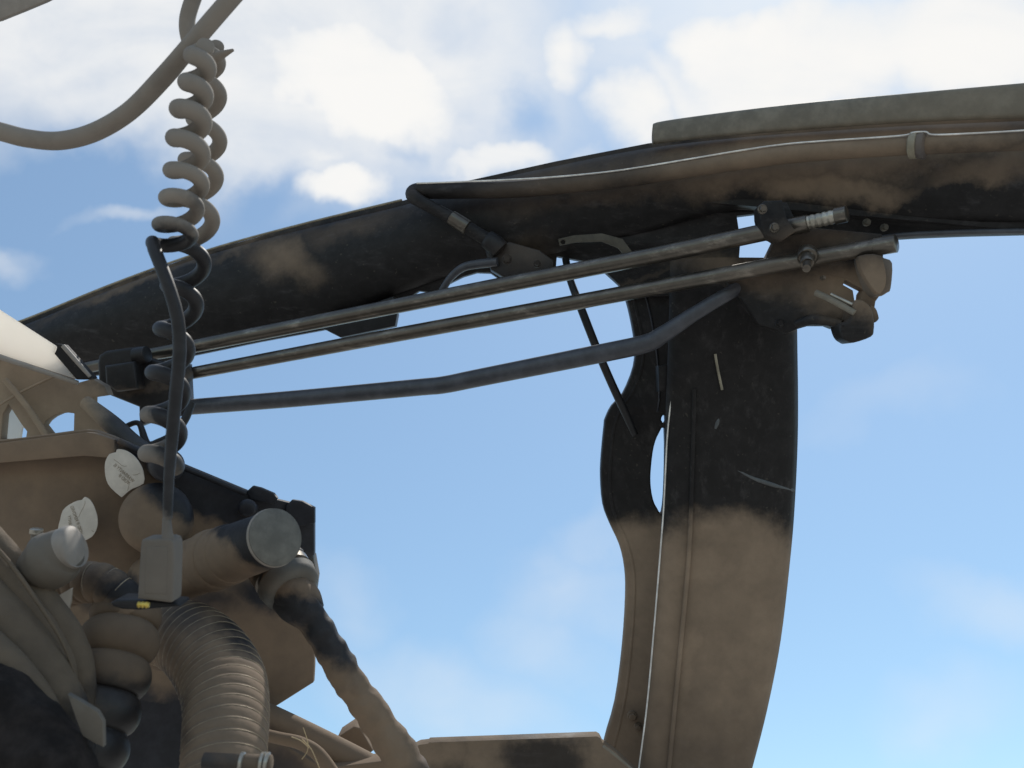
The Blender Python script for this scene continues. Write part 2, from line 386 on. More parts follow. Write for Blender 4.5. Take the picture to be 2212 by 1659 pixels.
# ------------------------------------------------------------ ground (below and behind the picture; it throws light up)
bm = bmesh.new()
g = 40
for i in range(g + 1):
    for j in range(g + 1):
        x = (i / g * 2 - 1); y = (j / g * 2 - 1)
        bm.verts.new((math.copysign(abs(x) ** 3, x) * 3000, math.copysign(abs(y) ** 3, y) * 3000, 0))
bm.verts.ensure_lookup_table()
for i in range(g):
    for j in range(g):
        a = i * (g + 1) + j
        bm.faces.new([bm.verts[k] for k in (a, a + g + 1, a + g + 2, a + 1)])
me = bpy.data.meshes.new('ground'); bm.to_mesh(me); bm.free()
gr = link('ground', me, 'concrete'); tag(gr, kind='structure')

# ------------------------------------------------------------ curved frame
b2 = lambda x, y: bd(x)
F = thing('canopy_frame', P(1570, 1659, bd(1570)), 'large dark curved frame of an overhead beam meeting a wide pillar against the blue sky', 'frame')
beam = [( -60, 730), (60, 689), (250, 612), (450, 541), (650, 486), (870, 433), (1010, 390), (1200, 348), (1400, 309), (1600, 286), (1800, 271), (2000, 259), (2260, 249),
        (2260, 503), (2100, 507), (2000, 511), (1900, 517), (1780, 530), (1706, 530), (1672, 522), (1668, 470), (1640, 460), (1592, 466), (1600, 520), (1596, 570), (1560, 640), (1460, 640),
        (1352, 640), (1338, 615), (1305, 585), (1262, 564), (1203, 553), (1200, 592), (1084, 606), (1060, 589), (1030, 588), (1000, 597), (960, 617), (950, 634), (905, 628), (858, 660), (700, 712), (560, 738), (420, 767), (200, 812), (-60, 850)]
plate('beam', [beam], b2, .02, 'frame', F, bevel=2.5)
loft('beam_face', [(-60, 742, -60, 832, 1.87), (60, 699, 60, 800, 1.835), (250, 622, 250, 776, 1.775), (450, 551, 450, 744, 1.715), (650, 497, 650, 705, 1.655), (870, 444, 870, 630, 1.59),
     (1010, 401, 1020, 580, 1.548), (1200, 359, 1205, 545, 1.49), (1400, 320, 1400, 500, 1.43), (1600, 297, 1596, 452, 1.37), (1800, 282, 1800, 470, 1.31), (2000, 270, 2000, 480, 1.25), (2250, 260, 2250, 476, 1.18)], 'frame', F, bulge=.028, back=.02, sq=.7)
loft('cover_strip', [(1413, 272, 1411, 312, 1.40), (1440, 260, 1440, 306, 1.392), (1700, 226, 1700, 282, 1.315), (2000, 198, 2000, 262, 1.225), (2260, 175, 2260, 252, 1.15)], 'frame_grey', F, bulge=.005, back=.010, sq=.3)
tube('edge_trim', [(x, y, bd(x) - .012, 2.6) for x, y in ((-40, 722), (60, 688), (250, 611), (450, 540), (650, 485), (868, 432))], 'edge', F, seg=8)  # pale tube puts the sun rim along the beam top into colour
tube('edge_trim', [(x, y, bd(x) - .02, 3) for x, y in ((1412, 309), (1600, 287), (1800, 272), (2000, 260), (2255, 250))], 'edge', F, seg=8)
tube('lower_lip', [(x, y, bd(x) - .012, 6) for x, y in ((1870, 520), (1950, 508), (2100, 501), (2250, 499))], 'tube', F, seg=10)
# pillar: curved flange with its slot, then the wide column
flange = [(1262, 540), (1290, 572), (1325, 600), (1348, 632), (1362, 680), (1372, 740), (1370, 790), (1347, 848), (1322, 876), (1308, 905), (1306, 918), (1300, 980), (1298, 1030), (1303, 1090), (1318, 1132), (1340, 1180), (1351, 1230),
          (1353, 1290), (1346, 1400), (1330, 1520), (1305, 1612), (1290, 1720), (1540, 1720), (1600, 1100), (1640, 640), (1600, 568), (1500, 540)]
slot = [(1437, 926), (1424, 936), (1413, 965), (1407, 1010), (1406, 1045), (1411, 1078), (1420, 1098), (1431, 1108), (1437, 1040)]
hole = [(1433, 897), (1429, 905), (1432, 914), (1438, 913), (1438, 899)]
plate('pillar_flange', [flange, slot, hole], lambda x, y: bd(x) + .015, .022, 'column', F, bevel=5, sm=3)
tube('flange_bead', [(x + 17, y, bd(x) + .012, 5) for x, y in ((1350, 632), (1364, 690), (1374, 745), (1371, 792), (1352, 845), (1325, 885), (1310, 930), (1303, 1000), (1303, 1060), (1314, 1115), (1338, 1170), (1353, 1230), (1354, 1300), (1347, 1400), (1332, 1520), (1300, 1650))], 'column', F, seg=10)
tube('seam', [(x, y, bd(x) + .013, 2.0) for x, y in ((1372, 575), (1400, 660), (1418, 760), (1424, 850), (1420, 890))], 'tube', F, seg=6)
loft('pillar', [(1448, 560, 1722, 560, bd(1570)), (1446, 700, 1722, 700, bd(1570)), (1440, 850, 1724, 850, bd(1570)), (1437, 960, 1723, 960, bd(1570)), (1432, 1090, 1717, 1090, bd(1570)), (1424, 1200, 1708, 1200, bd(1570)),
     (1410, 1380, 1687, 1380, bd(1570)), (1396, 1530, 1658, 1530, bd(1570)), (1380, 1660, 1625, 1660, bd(1570)), (1372, 1730, 1605, 1730, bd(1570))], 'column', F, bulge=.020, back=.012, sq=.45, m=20)
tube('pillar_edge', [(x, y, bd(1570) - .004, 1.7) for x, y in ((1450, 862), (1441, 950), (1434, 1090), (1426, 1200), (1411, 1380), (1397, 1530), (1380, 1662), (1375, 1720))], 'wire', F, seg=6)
tube('pillar_rib', [(x, y, bd(1570) - .020, 5) for x, y in ((1500, 840), (1496, 1000), (1488, 1200), (1470, 1400), (1445, 1660), (1440, 1720))], 'column', F, seg=8)
tube('pillar_rib', [(x, y, bd(1570) - .026, 3) for x, y in ((1545, 765), (1551, 800), (1560, 842))], 'edge', F, seg=8)  # pale bar added as the short bright highlight on the column
bolt('rivet', 1873, 480, bd(1873) - .03, 6, 'strap', F)
bolt('rivet', 1911, 491, bd(1911) - .03, 6, 'strap', F)
tube('scratch_mark', [(1552, 992, bd(1570) - .0175, 1.2), (1580, 1008, bd(1570) - .0178, 3), (1620, 1030, bd(1570) - .0172, 4.5), (1665, 1046, bd(1570) - .015, 5), (1716, 1060, bd(1570) - .004, 4)], 'scratch', F, seg=8)
tube('scratch_mark', [(1553, 903, bd(1570) - .0178, 2), (1549, 914, bd(1570) - .0178, 5), (1545, 926, bd(1570) - .0178, 3)], 'scratch', F, seg=8)
plate('hinge_block', [[(1422, 790), (1470, 782), (1474, 850), (1455, 858), (1448, 842), (1424, 846)]], bd(1440) - .03, .03, 'frame', F, bevel=3)
bolt('bolt', 1366, 1547, bd(1366) + .006, 8, 'frame', F)
bolt('bolt', 1378, 1570, bd(1366) + .006, 6, 'frame', F)
plate('lower_box', [[(694, 708), (735, 729), (853, 704), (858, 678), (850, 640), (700, 690)]], lambda x, y: bd(x) - .03, .03, 'black', F, bevel=3)
plate('curved_strap', [[(1206, 516), (1240, 508), (1300, 504), (1345, 516), (1378, 560), (1362, 566), (1335, 535), (1300, 521), (1245, 523), (1209, 530)], [(1213, 518), (1210, 523), (1214, 528), (1220, 527), (1222, 521), (1218, 517)]],
      lambda x, y: bd(x) - .05, .006, 'strap', F, bevel=1)

# pipe that loops back at the left, with its clamp and a sunlit top edge added as a wire
H = thing('bent_pipe', P(1085, 535, bd(1085) - .08), 'long dark pipe running along the beam and hooking back at its left end', 'pipe')
pd = lambda x: bd(x) - .062
tube('pipe', [(1085, 538, bd(1085) - .045, 15), (1040, 510, pd(1040), 15), (970, 468, pd(970) - .01, 14), (912, 437, pd(912) - .015, 14), (893, 423, pd(893) - .01, 16), (899, 413, pd(899), 17), (940, 412, pd(940), 18), (1010, 411, pd(1010), 18), (1130, 408, pd(1130), 18.5), (1330, 388, pd(1330), 19),
     (1475, 366, pd(1475), 20), (1700, 333, pd(1700), 21), (1950, 315, pd(1950), 21), (2250, 302, pd(2250), 22)], 'frame', H, n=10)
tube('pipe_flange', [(1052, 516, pd(1046) + .004, 20), (1068, 528, pd(1066) + .008, 22), (1080, 540, pd(1080) + .012, 22)], 'black', H, n=2)
tube('end_fitting', [(975, 470, pd(975) - .012, 16), (1010, 492, pd(1010) - .006, 17)], 'steel', H, n=2)
tube('clamp', [(1976, 314, pd(1976), 27), (1998, 313, pd(1998), 31)], 'tube', H, n=2, seg=28)
tube('clamp_band', [(1967, 314, pd(1967) - .001, 29), (1981, 313.5, pd(1981) - .001, 29)], 'edge', H, n=2, seg=28)
line = tube('thin_wire', [(x, y, pd(x) - .010, 2.0) for x, y in ((900, 396), (1010, 392), (1100, 388), (1200, 382), (1330, 369), (1475, 346), (1600, 325), (1700, 311), (1800, 303), (1945, 293), (1975, 286), (2000, 285), (2020, 291), (2120, 287), (2255, 279))], 'wire', None, seg=6)  # white tube painted as the sunlit highlight on top of the pipe
tag(line, 'thin pale wire stretched along the top of the long pipe on the beam', 'wire')
arm = tube('curved_arm', [(1075, 566, bd(1070) - .055, 10), (1035, 570, bd(1035) - .055, 10), (1000, 578, bd(1000) - .055, 9), (973, 600, bd(973) - .055, 8), (955, 628, bd(955) - .055, 8)], 'tube', None)
tag(arm, 'short hooked rod under the beam with its tip at the upper long rod', 'rod')
plate_m = thing('mounting_block', P(1110, 560, bd(1110) - .05), 'dark block on the underside of the beam where the hooked pipe ends', 'block')
plate('block_body', [[(1048, 540), (1100, 522), (1165, 540), (1196, 562), (1198, 588), (1090, 600), (1060, 582)]], lambda x, y: bd(x) - .052, .035, 'black', plate_m, bevel=5)
bolt('bolt', 1095, 560, bd(1095) - .072, 8, 'frame', plate_m)
bolt('bolt', 1160, 570, bd(1160) - .072, 6, 'frame', plate_m)

# long rods and tubes
rd = lambda x: bd(x) - .11
t = thing('guide_rod', P(1640, 503, rd(1640)), 'upper one of two parallel steel rods under the beam', 'rod', 'parallel steel rods under the beam')
tube('shaft', [(165, 799, rd(165), 12), (314, 768, rd(314), 13), (420, 748, rd(420), 14.5), (836, 665, rd(836), 16.5), (1140, 605, rd(1140), 17.5), (1433, 548, rd(1433), 18.5), (1640, 504, rd(1640), 19), (1745, 483, rd(1745), 19)], 'steel', t)
tube('threaded_end', [(1740, 482, rd(1740), 15), (1790, 471, rd(1790), 15), (1822, 463, rd(1822), 15)], 'bright', t, rib=(lambda s: .05 * math.sin(s * 40), 80))
tube('end_nut', [(1805, 467, rd(1805), 18), (1829, 462, rd(1829), 18)], 'steel', t, n=2, seg=12)
t = thing('guide_rod', P(1700, 568, rd(1700)), 'lower one of two parallel steel rods, nearer the blue sky', 'rod', 'parallel steel rods under the beam')
tube('shaft', [(330, 823, rd(330), 12), (400, 809, rd(400), 13), (836, 727, rd(836), 15.5), (1140, 672, rd(1140), 16.5), (1433, 618, rd(1433), 17), (1700, 568, rd(1700), 17.5), (1900, 532, rd(1900), 18)], 'steel', t)
tube('end_cap', [(1890, 534, rd(1890), 19.5), (1936, 526, rd(1936), 20)], 'steel', t, n=2)
b3 = tube('bent_tube', [(400, 880, rd(400) - .01, 17), (640, 861, rd(640) - .01, 18), (900, 837, rd(900) - .01, 18.5), (960, 831, rd(960) - .01, 19), (1040, 815, rd(1040) - .01, 19.5), (1300, 763, rd(1300) - .01, 20.5), (1395, 742, rd(1395) - .01, 20), (1430, 724, rd(1430) - .01, 19), (1500, 678, rd(1500), 16), (1580, 630, rd(1580) + .02, 15), (1630, 602, rd(1630) + .05, 14)], 'tube', None)
tag(b3, 'lowest long tube with a kink in it, below the two straight rods', 'tube')
c1 = tube('black_cable', [(1222, 560, bd(1220), 8), (1232, 605, bd(1230) - .03, 8), (1256, 668, bd(1250) - .05, 9), (1292, 760, bd(1290) - .05, 9), (1322, 830, bd(1322) - .03, 9), (1350, 890, bd(1340) - .015, 9), (1372, 940, bd(1360) - .008, 7)], 'black', None)
tag(c1, 'short dark cable slanting behind the rods to the bulge of the pillar', 'cable')

# mount at the rods' left end
MB = thing('rod_mount', P(300, 830, 1.62), 'bulky dark mount holding the left ends of the long rods', 'mount')
plate('mount_body', [[(210, 785), (213, 767), (228, 758), (300, 748), (312, 756), (318, 772), (350, 782), (404, 786), (408, 860), (400, 898), (340, 905), (300, 921), (299, 879), (234, 853), (226, 835), (212, 822)]], 1.60, .03, 'black', MB, bevel=7)
tube('collar', [(292, 770, 1.585, 18), (318, 765, 1.58, 18)], 'black', MB, n=2)
tube('collar', [(380, 812, 1.58, 19), (408, 807, 1.575, 18)], 'black', MB, n=2)
plate('mount_ear', [[(225, 790), (290, 780), (296, 840), (250, 846), (228, 830)]], 1.565, .04, 'black', MB, bevel=7)
c2 = tube('looping_cable', [(270, 922, 1.5, 6), (300, 915, 1.5, 6), (318, 960, 1.49, 9), (345, 955, 1.48, 9), (375, 938, 1.48, 9), (400, 905, 1.49, 9), (414, 870, 1.5, 8)], 'black', None)
tag(c2, 'dark cable looping under the mount at the left end of the rods', 'cable')

# latch assembly at the right end
LT = thing('latch_mechanism', P(1780, 640, bd(1780) - .13), 'dusty latch bracket with bolts and roller at the right end of the rods', 'latch')
ld = lambda x, y: bd(x) - .09
plate('latch_plate', [[(1640, 446), (1652, 438), (1700, 437), (1716, 470), (1760, 492), (1850, 500), (1905, 505), (1912, 530), (1908, 556), (1912, 620), (1900, 640), (1892, 651), (1890, 664), (1892, 690), (1860, 716), (1815, 707), (1803, 709), (1788, 703), (1750, 703), (1722, 711), (1700, 720),
      (1640, 700), (1600, 640), (1560, 600), (1610, 580), (1655, 560), (1674, 521), (1660, 512), (1645, 490), (1640, 470)],
      [(1826, 605), (1822, 615), (1843, 627), (1847, 652), (1861, 644), (1862, 634), (1867, 626)]], ld, .022, 'frame', LT, bevel=3)
plate('upper_bracket', [[(1640, 447), (1652, 434), (1690, 432), (1700, 470), (1720, 500), (1690, 520), (1662, 512), (1645, 488), (1641, 470)]], lambda x, y: bd(x) - .135, .03, 'frame', LT, bevel=4)
plate('rubber_pad', [[(1862, 552), (1900, 549), (1910, 557), (1928, 568), (1925, 622), (1917, 632), (1900, 640), (1885, 628), (1870, 600), (1862, 575)]], lambda x, y: bd(x) - .11, .03, 'pad', LT, bevel=3, sm=3)
plate('pad_face', [[(1858, 552), (1900, 551), (1912, 580), (1914, 612), (1902, 634), (1888, 626), (1868, 596), (1858, 572)]], lambda x, y: bd(x) - .125, .012, 'frame', LT, bevel=2, sm=3)
plate('roller', [[(1815, 700), (1822, 726), (1834, 737), (1847, 740), (1884, 727), (1890, 712), (1890, 690), (1884, 665), (1865, 648), (1845, 652), (1842, 680), (1830, 694)]], bd(1850) - .125, .04, 'frame', LT, bevel=8, sm=3)
plate('roller_tab', [[(1880, 660), (1892, 666), (1898, 682), (1898, 690), (1889, 697), (1880, 690)]], bd(1880) - .11, .015, 'frame', LT, bevel=2, sm=3)
tube('link_pin', [(1762, 632, bd(1770) - .118, 7), (1800, 650, bd(1800) - .122, 7), (1846, 676, bd(1846) - .126, 7)], 'frame_grey', LT)
tube('link_pin', [(1795, 636, bd(1795) - .118, 4), (1842, 658, bd(1842) - .122, 4)], 'bright', LT)
tube('stepped_bolt', [(1745, 548, bd(1745) - .115, 22), (1744, 556, bd(1745) - .125, 22), (1744, 557, bd(1745) - .126, 15), (1743, 568, bd(1745) - .138, 15), (1743, 569, bd(1745) - .139, 9), (1742, 580, bd(1745) - .152, 9)], 'steel', LT, n=3, seg=20)
bolt('bolt', 1647, 452, bd(1646) - .152, 8, 'steel', LT)
bolt('bolt', 1673, 492, bd(1672) - .152, 8, 'steel', LT)
bolt('bolt', 1684, 698, bd(1684) - .102, 7, 'frame', LT)
bolt('bolt', 1778, 600, bd(1778) - .105, 4, 'steel', LT)
tube('side_arm', [(1720, 700, bd(1720) - .105, 9), (1760, 690, bd(1760) - .11, 12), (1820, 700, bd(1820) - .115, 9)], 'frame', LT)

# cover beam across the bottom
SB = thing('lower_crossbar', P(1100, 1659, 1.42), 'dark flat bar along the bottom edge of the opening beside the pillar', 'bar')
plate('bar_body', [[(760, 1690), (832, 1646), (906, 1609), (924, 1607), (927, 1604), (1290, 1591), (1297, 1595), (1303, 1607), (1330, 1626), (1400, 1690), (1400, 1760), (760, 1760)]], 1.36, .02, 'frame', SB, bevel=.4)
tube('edge_strip', [(1303, 1612, 1.30, 3), (1332, 1634, 1.30, 3), (1372, 1668, 1.30, 3)], 'frame_grey', SB, seg=8)

# ------------------------------------------------------------ left: white sheet, bracket, equipment
WP = thing('white_panel', P(60, 760, 1.42), 'bright white wedge shaped sheet at the left edge over the dark beam', 'panel')
plate('sheet', [[(-120, 590), (0, 671), (120, 748), (116, 762), (164, 819), (0, 765), (-120, 724)]], 1.42, .006, 'panel', WP, bevel=1)
tube('rim', [(-120, 730, 1.412, 6), (0, 771, 1.412, 6), (168, 827, 1.412, 5)], 'topcord', WP, seg=10)
TB = thing('hinged_tab', P(160, 790, 1.40), 'narrow dark tab against the tip of the white wedge shaped sheet', 'tab')
plate('tab_body', [[(119, 742), (134, 744), (196, 812), (199, 817), (190, 820), (165, 820), (117, 764), (123, 752)]], 1.405, .02, 'frame', TB, bevel=2)
tube('tab_edge', [(136, 747, 1.39, 5), (165, 780, 1.39, 5), (194, 813, 1.39, 4)], 'topcord', TB, seg=10)  # pale tube painted as the highlight line along the tab
BR = thing('support_bracket', P(100, 930, 1.45), 'tan dusted bracket plate with a quarter round window at the left edge', 'bracket')
plate('bracket_plate', [[(-120, 724), (0, 768), (164, 828), (200, 818), (226, 834), (234, 853), (199, 858), (199, 873), (240, 905), (240, 980), (-120, 1000)],
      [(18, 873), (6, 895), (1, 949), (30, 951), (56, 944), (58, 932), (46, 916)], [(67, 888), (79, 893), (75, 898)],
      [(93, 919), (100, 909), (112, 900), (128, 893), (145, 891), (160, 893), (159, 930), (107, 937)]], 1.46, .02, 'bracket', BR, bevel=1.5)
tube('diagonal_rib', [(10, 820, 1.447, 7), (60, 880, 1.447, 7), (112, 960, 1.447, 7)], 'bracket', BR, seg=10)
tube('diagonal_rib', [(120, 812, 1.449, 3), (40, 850, 1.449, 3), (-40, 900, 1.449, 3)], 'bracket', BR, seg=10)
plate('backing_sheet', [[(-10, 868), (40, 868), (62, 915), (48, 926), (44, 952), (-10, 955)]], 1.52, .004, 'panel', BR, bevel=.5)
ST = tube('diagonal_strut', [(185, 868, 1.44, 14), (240, 915, 1.42, 20), (285, 950, 1.40, 16), (325, 972, 1.36, 10)], 'bracket', None)
tag(ST, 'short slanting strut between the tan bracket and the equipment box', 'strut')

EB = thing('equipment_box', P(340, 1500, 1.2), 'large dusty equipment box with two round torn stickers behind the hoses', 'box')
bxd = lambda x, y: 1.16 + max(0, x - 250) * .00022
plate('box_body', [[(-120, 966), (0, 951), (105, 938), (185, 928), (205, 930), (240, 942), (300, 968), (390, 1002), (540, 1064), (600, 1080), (678, 1099), (678, 1440), (676, 1475), (575, 1539), (420, 1720), (-120, 1720)]], bxd, .012, 'box', EB, bevel=3)
plate('box_core', [[(-120, 1010), (180, 990), (300, 1020), (560, 1120), (590, 1140), (590, 1400), (480, 1480), (360, 1640), (-120, 1640)]], 1.27, .14, 'box', EB, bevel=3)
plate('top_flange', [[(-120, 972), (0, 957), (185, 934), (205, 936), (246, 950), (248, 990), (180, 985), (-120, 1010)]], 1.145, .012, 'box', EB, bevel=2)
plate('corner_cap', [[(618, 1092), (630, 1080), (652, 1083), (679, 1097), (679, 1130), (640, 1140), (615, 1110)]], 1.235, .010, 'box', EB, bevel=3)
plate('corner_cap', [[(532, 1062), (545, 1050), (562, 1054), (590, 1066), (598, 1076), (590, 1090), (540, 1080)]], 1.22, .010, 'box', EB, bevel=3)
tube('round_knob', [(540, 1100, 1.22, 18), (534, 1098, 1.19, 20), (533, 1098, 1.185, 12)], 'box', EB, n=2, seg=24)
tube('side_rail', [(255, 952, 1.15, 7), (300, 975, 1.16, 7), (400, 1012, 1.18, 6), (530, 1066, 1.21, 6)], 'box', EB, seg=10)
tube('round_boss', [(350, 1000, 1.19, 34), (362, 1006, 1.12, 36), (364, 1007, 1.11, 24)], 'box', EB, n=3, seg=28)
tube('drum', [(345, 1130, 1.20, 72), (338, 1120, 1.150, 76), (337, 1119, 1.138, 75), (336, 1118, 1.130, 66)], 'box', EB, n=3, seg=40)
plate('side_flap', [[(658, 1215), (676, 1200), (684, 1245), (678, 1290), (662, 1280)]], 1.18, .02, 'greyplastic', EB, bevel=2)
tube('rivet', [(676, 1253, 1.18, 2.5), (688, 1251, 1.178, 1.5)], 'bright', EB, n=2, seg=8)
def text_on(body, px, py, d, size, ang, parent):
    cu = bpy.data.curves.new('txt', 'FONT'); cu.body = body; cu.size = 1; cu.align_x = 'CENTER'; cu.align_y = 'CENTER'
    ob = bpy.data.objects.new('txt', cu); C.objects.link(ob)
    dg = bpy.context.evaluated_depsgraph_get(); me = bpy.data.meshes.new_from_object(ob.evaluated_get(dg))
    bpy.data.objects.remove(ob); bpy.data.curves.remove(cu)
    ca, sa = math.cos(ang), math.sin(ang)
    for v in me.vertices:
        x, y = -v.co.x * size * .78, v.co.y * size              # the writing is seen mirrored
        v.co = P(px + x*ca + y*sa, py - (-x*sa + y*ca) , d, -.0006)
    me.materials.clear(); return link('writing', me, 'ink', parent, False)
def sticker(outline, d, lines, label, creases):
    s = plate('round_sticker', [outline], d, .0012, 'paper', EB, bevel=.4, sm=2)
    s['label'] = label
    for (b, x, y, sz, a) in lines: text_on(b, x, y, d, sz, a, s)
    for cr in creases: tube('crease', [(x, y, d, .45) for x, y in cr], 'ink', s, seg=5, n=3)
u1 = lambda cx, cy: (cx * .06688 + 221.9, cy * .06688 + 964.3)
u2 = lambda cx, cy: (cx * .07202 + 119.5, cy * .07202 + 1066.7)
sticker([u1(*q) for q in ((450, 100), (600, 95), (780, 150), (980, 280), (1150, 470), (1280, 700), (1330, 900), (1320, 1200), (1000, 1350), (820, 1460), (640, 1620), (560, 1610), (250, 1330), (120, 1100), (65, 800), (80, 500), (210, 250), (420, 190))], 1.143,
        [('WARRANTY IS', *u1(690, 860), 11, .72), ('VOID IF', *u1(690, 1060), 11, .72)], 'torn round paper sticker nearest the box corner', [[u1(360, 420), u1(500, 520), u1(640, 630), u1(780, 640)], [u1(970, 920), u1(1080, 915), u1(1200, 860)], [u1(840, 1060), u1(850, 1250), u1(800, 1430)]])
sticker([u2(*q) for q in ((880, 90), (1040, 180), (1170, 400), (1250, 650), (1270, 880), (1220, 1100), (1080, 1300), (850, 1420), (620, 1570), (300, 1560), (150, 1300), (80, 1050), (140, 780), (220, 500), (420, 320), (650, 210), (800, 180))], 1.142,
        [('WARRANTY', *u2(450, 950), 10, 1.45), ('VOID IF REMOVED', *u2(640, 780), 10, 1.22)], 'torn round paper sticker half behind the grey cap', [[u2(890, 210), u2(880, 330), u2(760, 560), u2(700, 700)], [u2(1090, 1100), u2(1150, 1140)]])

# duct with the flat disc end
DU = thing('air_duct', P(500, 1190, 1.15), 'wide dusty duct stub with a flat grey disc end beside the box corner', 'duct')
tube('duct_body', [(330, 1262, 1.175, 62), (420, 1225, 1.12, 62), (500, 1196, 1.07, 62), (560, 1174, 1.035, 61), (590, 1162, 1.015, 61)], 'hose', DU, seg=48)
tube('disc_end', [(590, 1162, 1.014, 62.5), (596, 1160, 1.010, 62.5)], 'disc', DU, n=2, seg=48)
tube('ring', [(452, 1214, 1.10, 66), (462, 1210, 1.094, 68), (474, 1206, 1.088, 66)], 'hose', DU, n=3, seg=40)
tube('ring', [(484, 1202, 1.082, 65), (492, 1199, 1.077, 66), (502, 1195, 1.071, 65)], 'hose', DU, n=3, seg=40)

tube('disc_rim', [(589, 1162.3, 1.0142, 64), (592, 1161.3, 1.0125, 64)], 'topcord', DU, n=2, seg=48)  # thin pale ring added as the highlight around the disc
WH = thing('wrapped_hose', P(760, 1480, 1.12), 'tape wrapped hose slanting down to the right from the box corner', 'hose')
def wr(s): return .035 * math.sin(s * 95) + .03 * math.sin(s * 37 + 1) + .03 * math.sin(s * 13)
tube('hose_body', [(560, 1150, 1.15, 54), (590, 1205, 1.13, 56), (618, 1256, 1.11, 54), (648, 1306, 1.095, 42), (684, 1352, 1.09, 34), (720, 1410, 1.09, 33), (760, 1478, 1.09, 35), (810, 1550, 1.09, 37), (858, 1622, 1.09, 39), (910, 1700, 1.09, 39)], 'hose', WH, rib=(wr, 260), lump=.16, seg=44)
tube('clamp_band', [(606, 1234, 1.118, 64), (612, 1244, 1.114, 64)], 'steel', WH, n=2, seg=40)
tube('clamp_band', [(619, 1254, 1.108, 66), (630, 1272, 1.100, 62)], 'greyplastic', WH, n=2, seg=40)
tube('end_bulge', [(632, 1284, 1.11, 50), (650, 1306, 1.10, 49), (668, 1330, 1.095, 38)], 'hose', WH, n=3, seg=28)

# corrugated hoses
def ribs(n, a, sharp=1.0):
    return lambda s: a * (abs(math.sin(math.pi * n * s)) ** sharp) - a * .5
def spiral(pts, turns, parent, tr=1.1, mat='spiral', off=1.01):
    q = smooth_pts(pts, 24); C3 = [P(*p[:3]) for p in q]; out = []; up = None; m = int(turns * 30)
    L = [0]
    for a, b in zip(C3, C3[1:]): L.append(L[-1] + (b - a).length)
    j = 0; bm_pts = []
    for i in range(m + 1):
        s = L[-1] * i / m
        while j < len(L) - 2 and L[j+1] < s: j += 1
        t = min(1, max(0, (s - L[j]) / (L[j+1] - L[j]))); c = C3[j].lerp(C3[j+1], t)
        T = (C3[j+1] - C3[j]).normalized(); r = (q[j][3]*(1-t) + q[j+1][3]*t) * K * q[j][2] * off
        if up is None: up = T.orthogonal().normalized()
        up = (up - T * up.dot(T)).normalized(); sd = T.cross(up); th = 2 * math.pi * turns * i / m
        bm_pts.append(c + (up * math.cos(th) + sd * math.sin(th)) * r)
    rr = tr * K; bm = bmesh.new(); rings = []; up = None
    for i, c in enumerate(bm_pts):
        T = (bm_pts[min(i+1, m)] - bm_pts[max(i-1, 0)]).normalized()
        if up is None: up = T.orthogonal().normalized()
        up = (up - T * up.dot(T)).normalized(); sd = T.cross(up)
        rings.append([bm.verts.new(c + (up*math.cos(k*math.pi/2.5) + sd*math.sin(k*math.pi/2.5)) * rr) for k in range(5)])
    for a, b in zip(rings, rings[1:]):
        for k in range(5): bm.faces.new((a[k], a[(k+1) % 5], b[(k+1) % 5], b[k]))
    bmesh.ops.recalc_face_normals(bm, faces=bm.faces)
    me = bpy.data.meshes.new('spiral_wire'); bm.to_mesh(me); bm.free()
    return link('spiral_wire', me, mat, parent, True, 80)
CH = thing('corrugated_hose', P(490, 1560, 1.0), 'large corrugated hose curling down from below the plug', 'hose')
CHP = [(338, 1395, 1.09, 62), (365, 1372, 1.08, 70), (408, 1382, 1.06, 80), (450, 1420, 1.03, 87), (480, 1474, 1.0, 91), (489, 1530, .965, 90), (486, 1600, .93, 90), (480, 1680, .90, 90), (470, 1760, .88, 90)]
tube('hose_body', CHP, 'hose', CH, rib=(ribs(26, .032, .8), 400), seg=64)
spiral(CHP, 26, CH, tr=.8, off=1.012)
CS = thing('corrugated_hose', P(220, 1265, .98), 'short corrugated hose end between the grey cap and the plug', 'hose')
tube('hose_body', [(140, 1268, 1.0, 44), (180, 1258, .99, 43), (222, 1262, .98, 42), (262, 1290, .975, 40), (285, 1330, .97, 36)], 'hose_near', CS, rib=(ribs(7, .10, .7), 140), seg=40)
spiral([(200, 1259, .985, 43), (222, 1262, .98, 42), (262, 1290, .975, 40), (285, 1330, .97, 36)], 4, CS)
BL = thing('rubber_bellows', P(240, 1450, .95), 'fat rubber bellows with wide folds left of the large corrugated hose', 'bellows')
tube('bellows_body', [(285, 1285, 1.0, 50), (268, 1345, .98, 72), (248, 1420, .96, 76), (225, 1500, .94, 78), (195, 1590, .92, 80), (160, 1700, .90, 80)], 'bellows', BL, rib=(ribs(5.5, .26, .55), 200), seg=44)

GC = thing('grey_cap', P(115, 1220, .93), 'grey plastic cap with a pale rim in front of the lower round sticker', 'cap')
tube('cap_body', [(48, 1230, .934, 26), (70, 1226, .933, 44), (96, 1218, .932, 60), (120, 1204, .931, 61), (136, 1192, .930, 53), (149, 1184, .929, 47)], 'greyplastic', GC, seg=44)
tube('cap_rim', [(147, 1185, .9292, 48), (157, 1180, .928, 47.5), (160, 1179, .9278, 43)], 'topcord', GC, n=3, seg=44)
tg = plate('pale_tag', [[(124, 1288), (155, 1270), (153, 1300), (141, 1344), (112, 1328)]], .96, .003, 'paper', None, bevel=.6)
tag(tg, 'small pale tag hanging just under the grey plastic cap', 'tag')
nu = thing('small_fitting', P(78, 1155, 1.05), 'tiny bright metal fitting standing left of the grey cap', 'fitting')
tube('fitting_body', [(76, 1192, 1.05, 10), (77, 1168, 1.05, 10), (78, 1150, 1.05, 11)], 'greyplastic', nu, n=3)
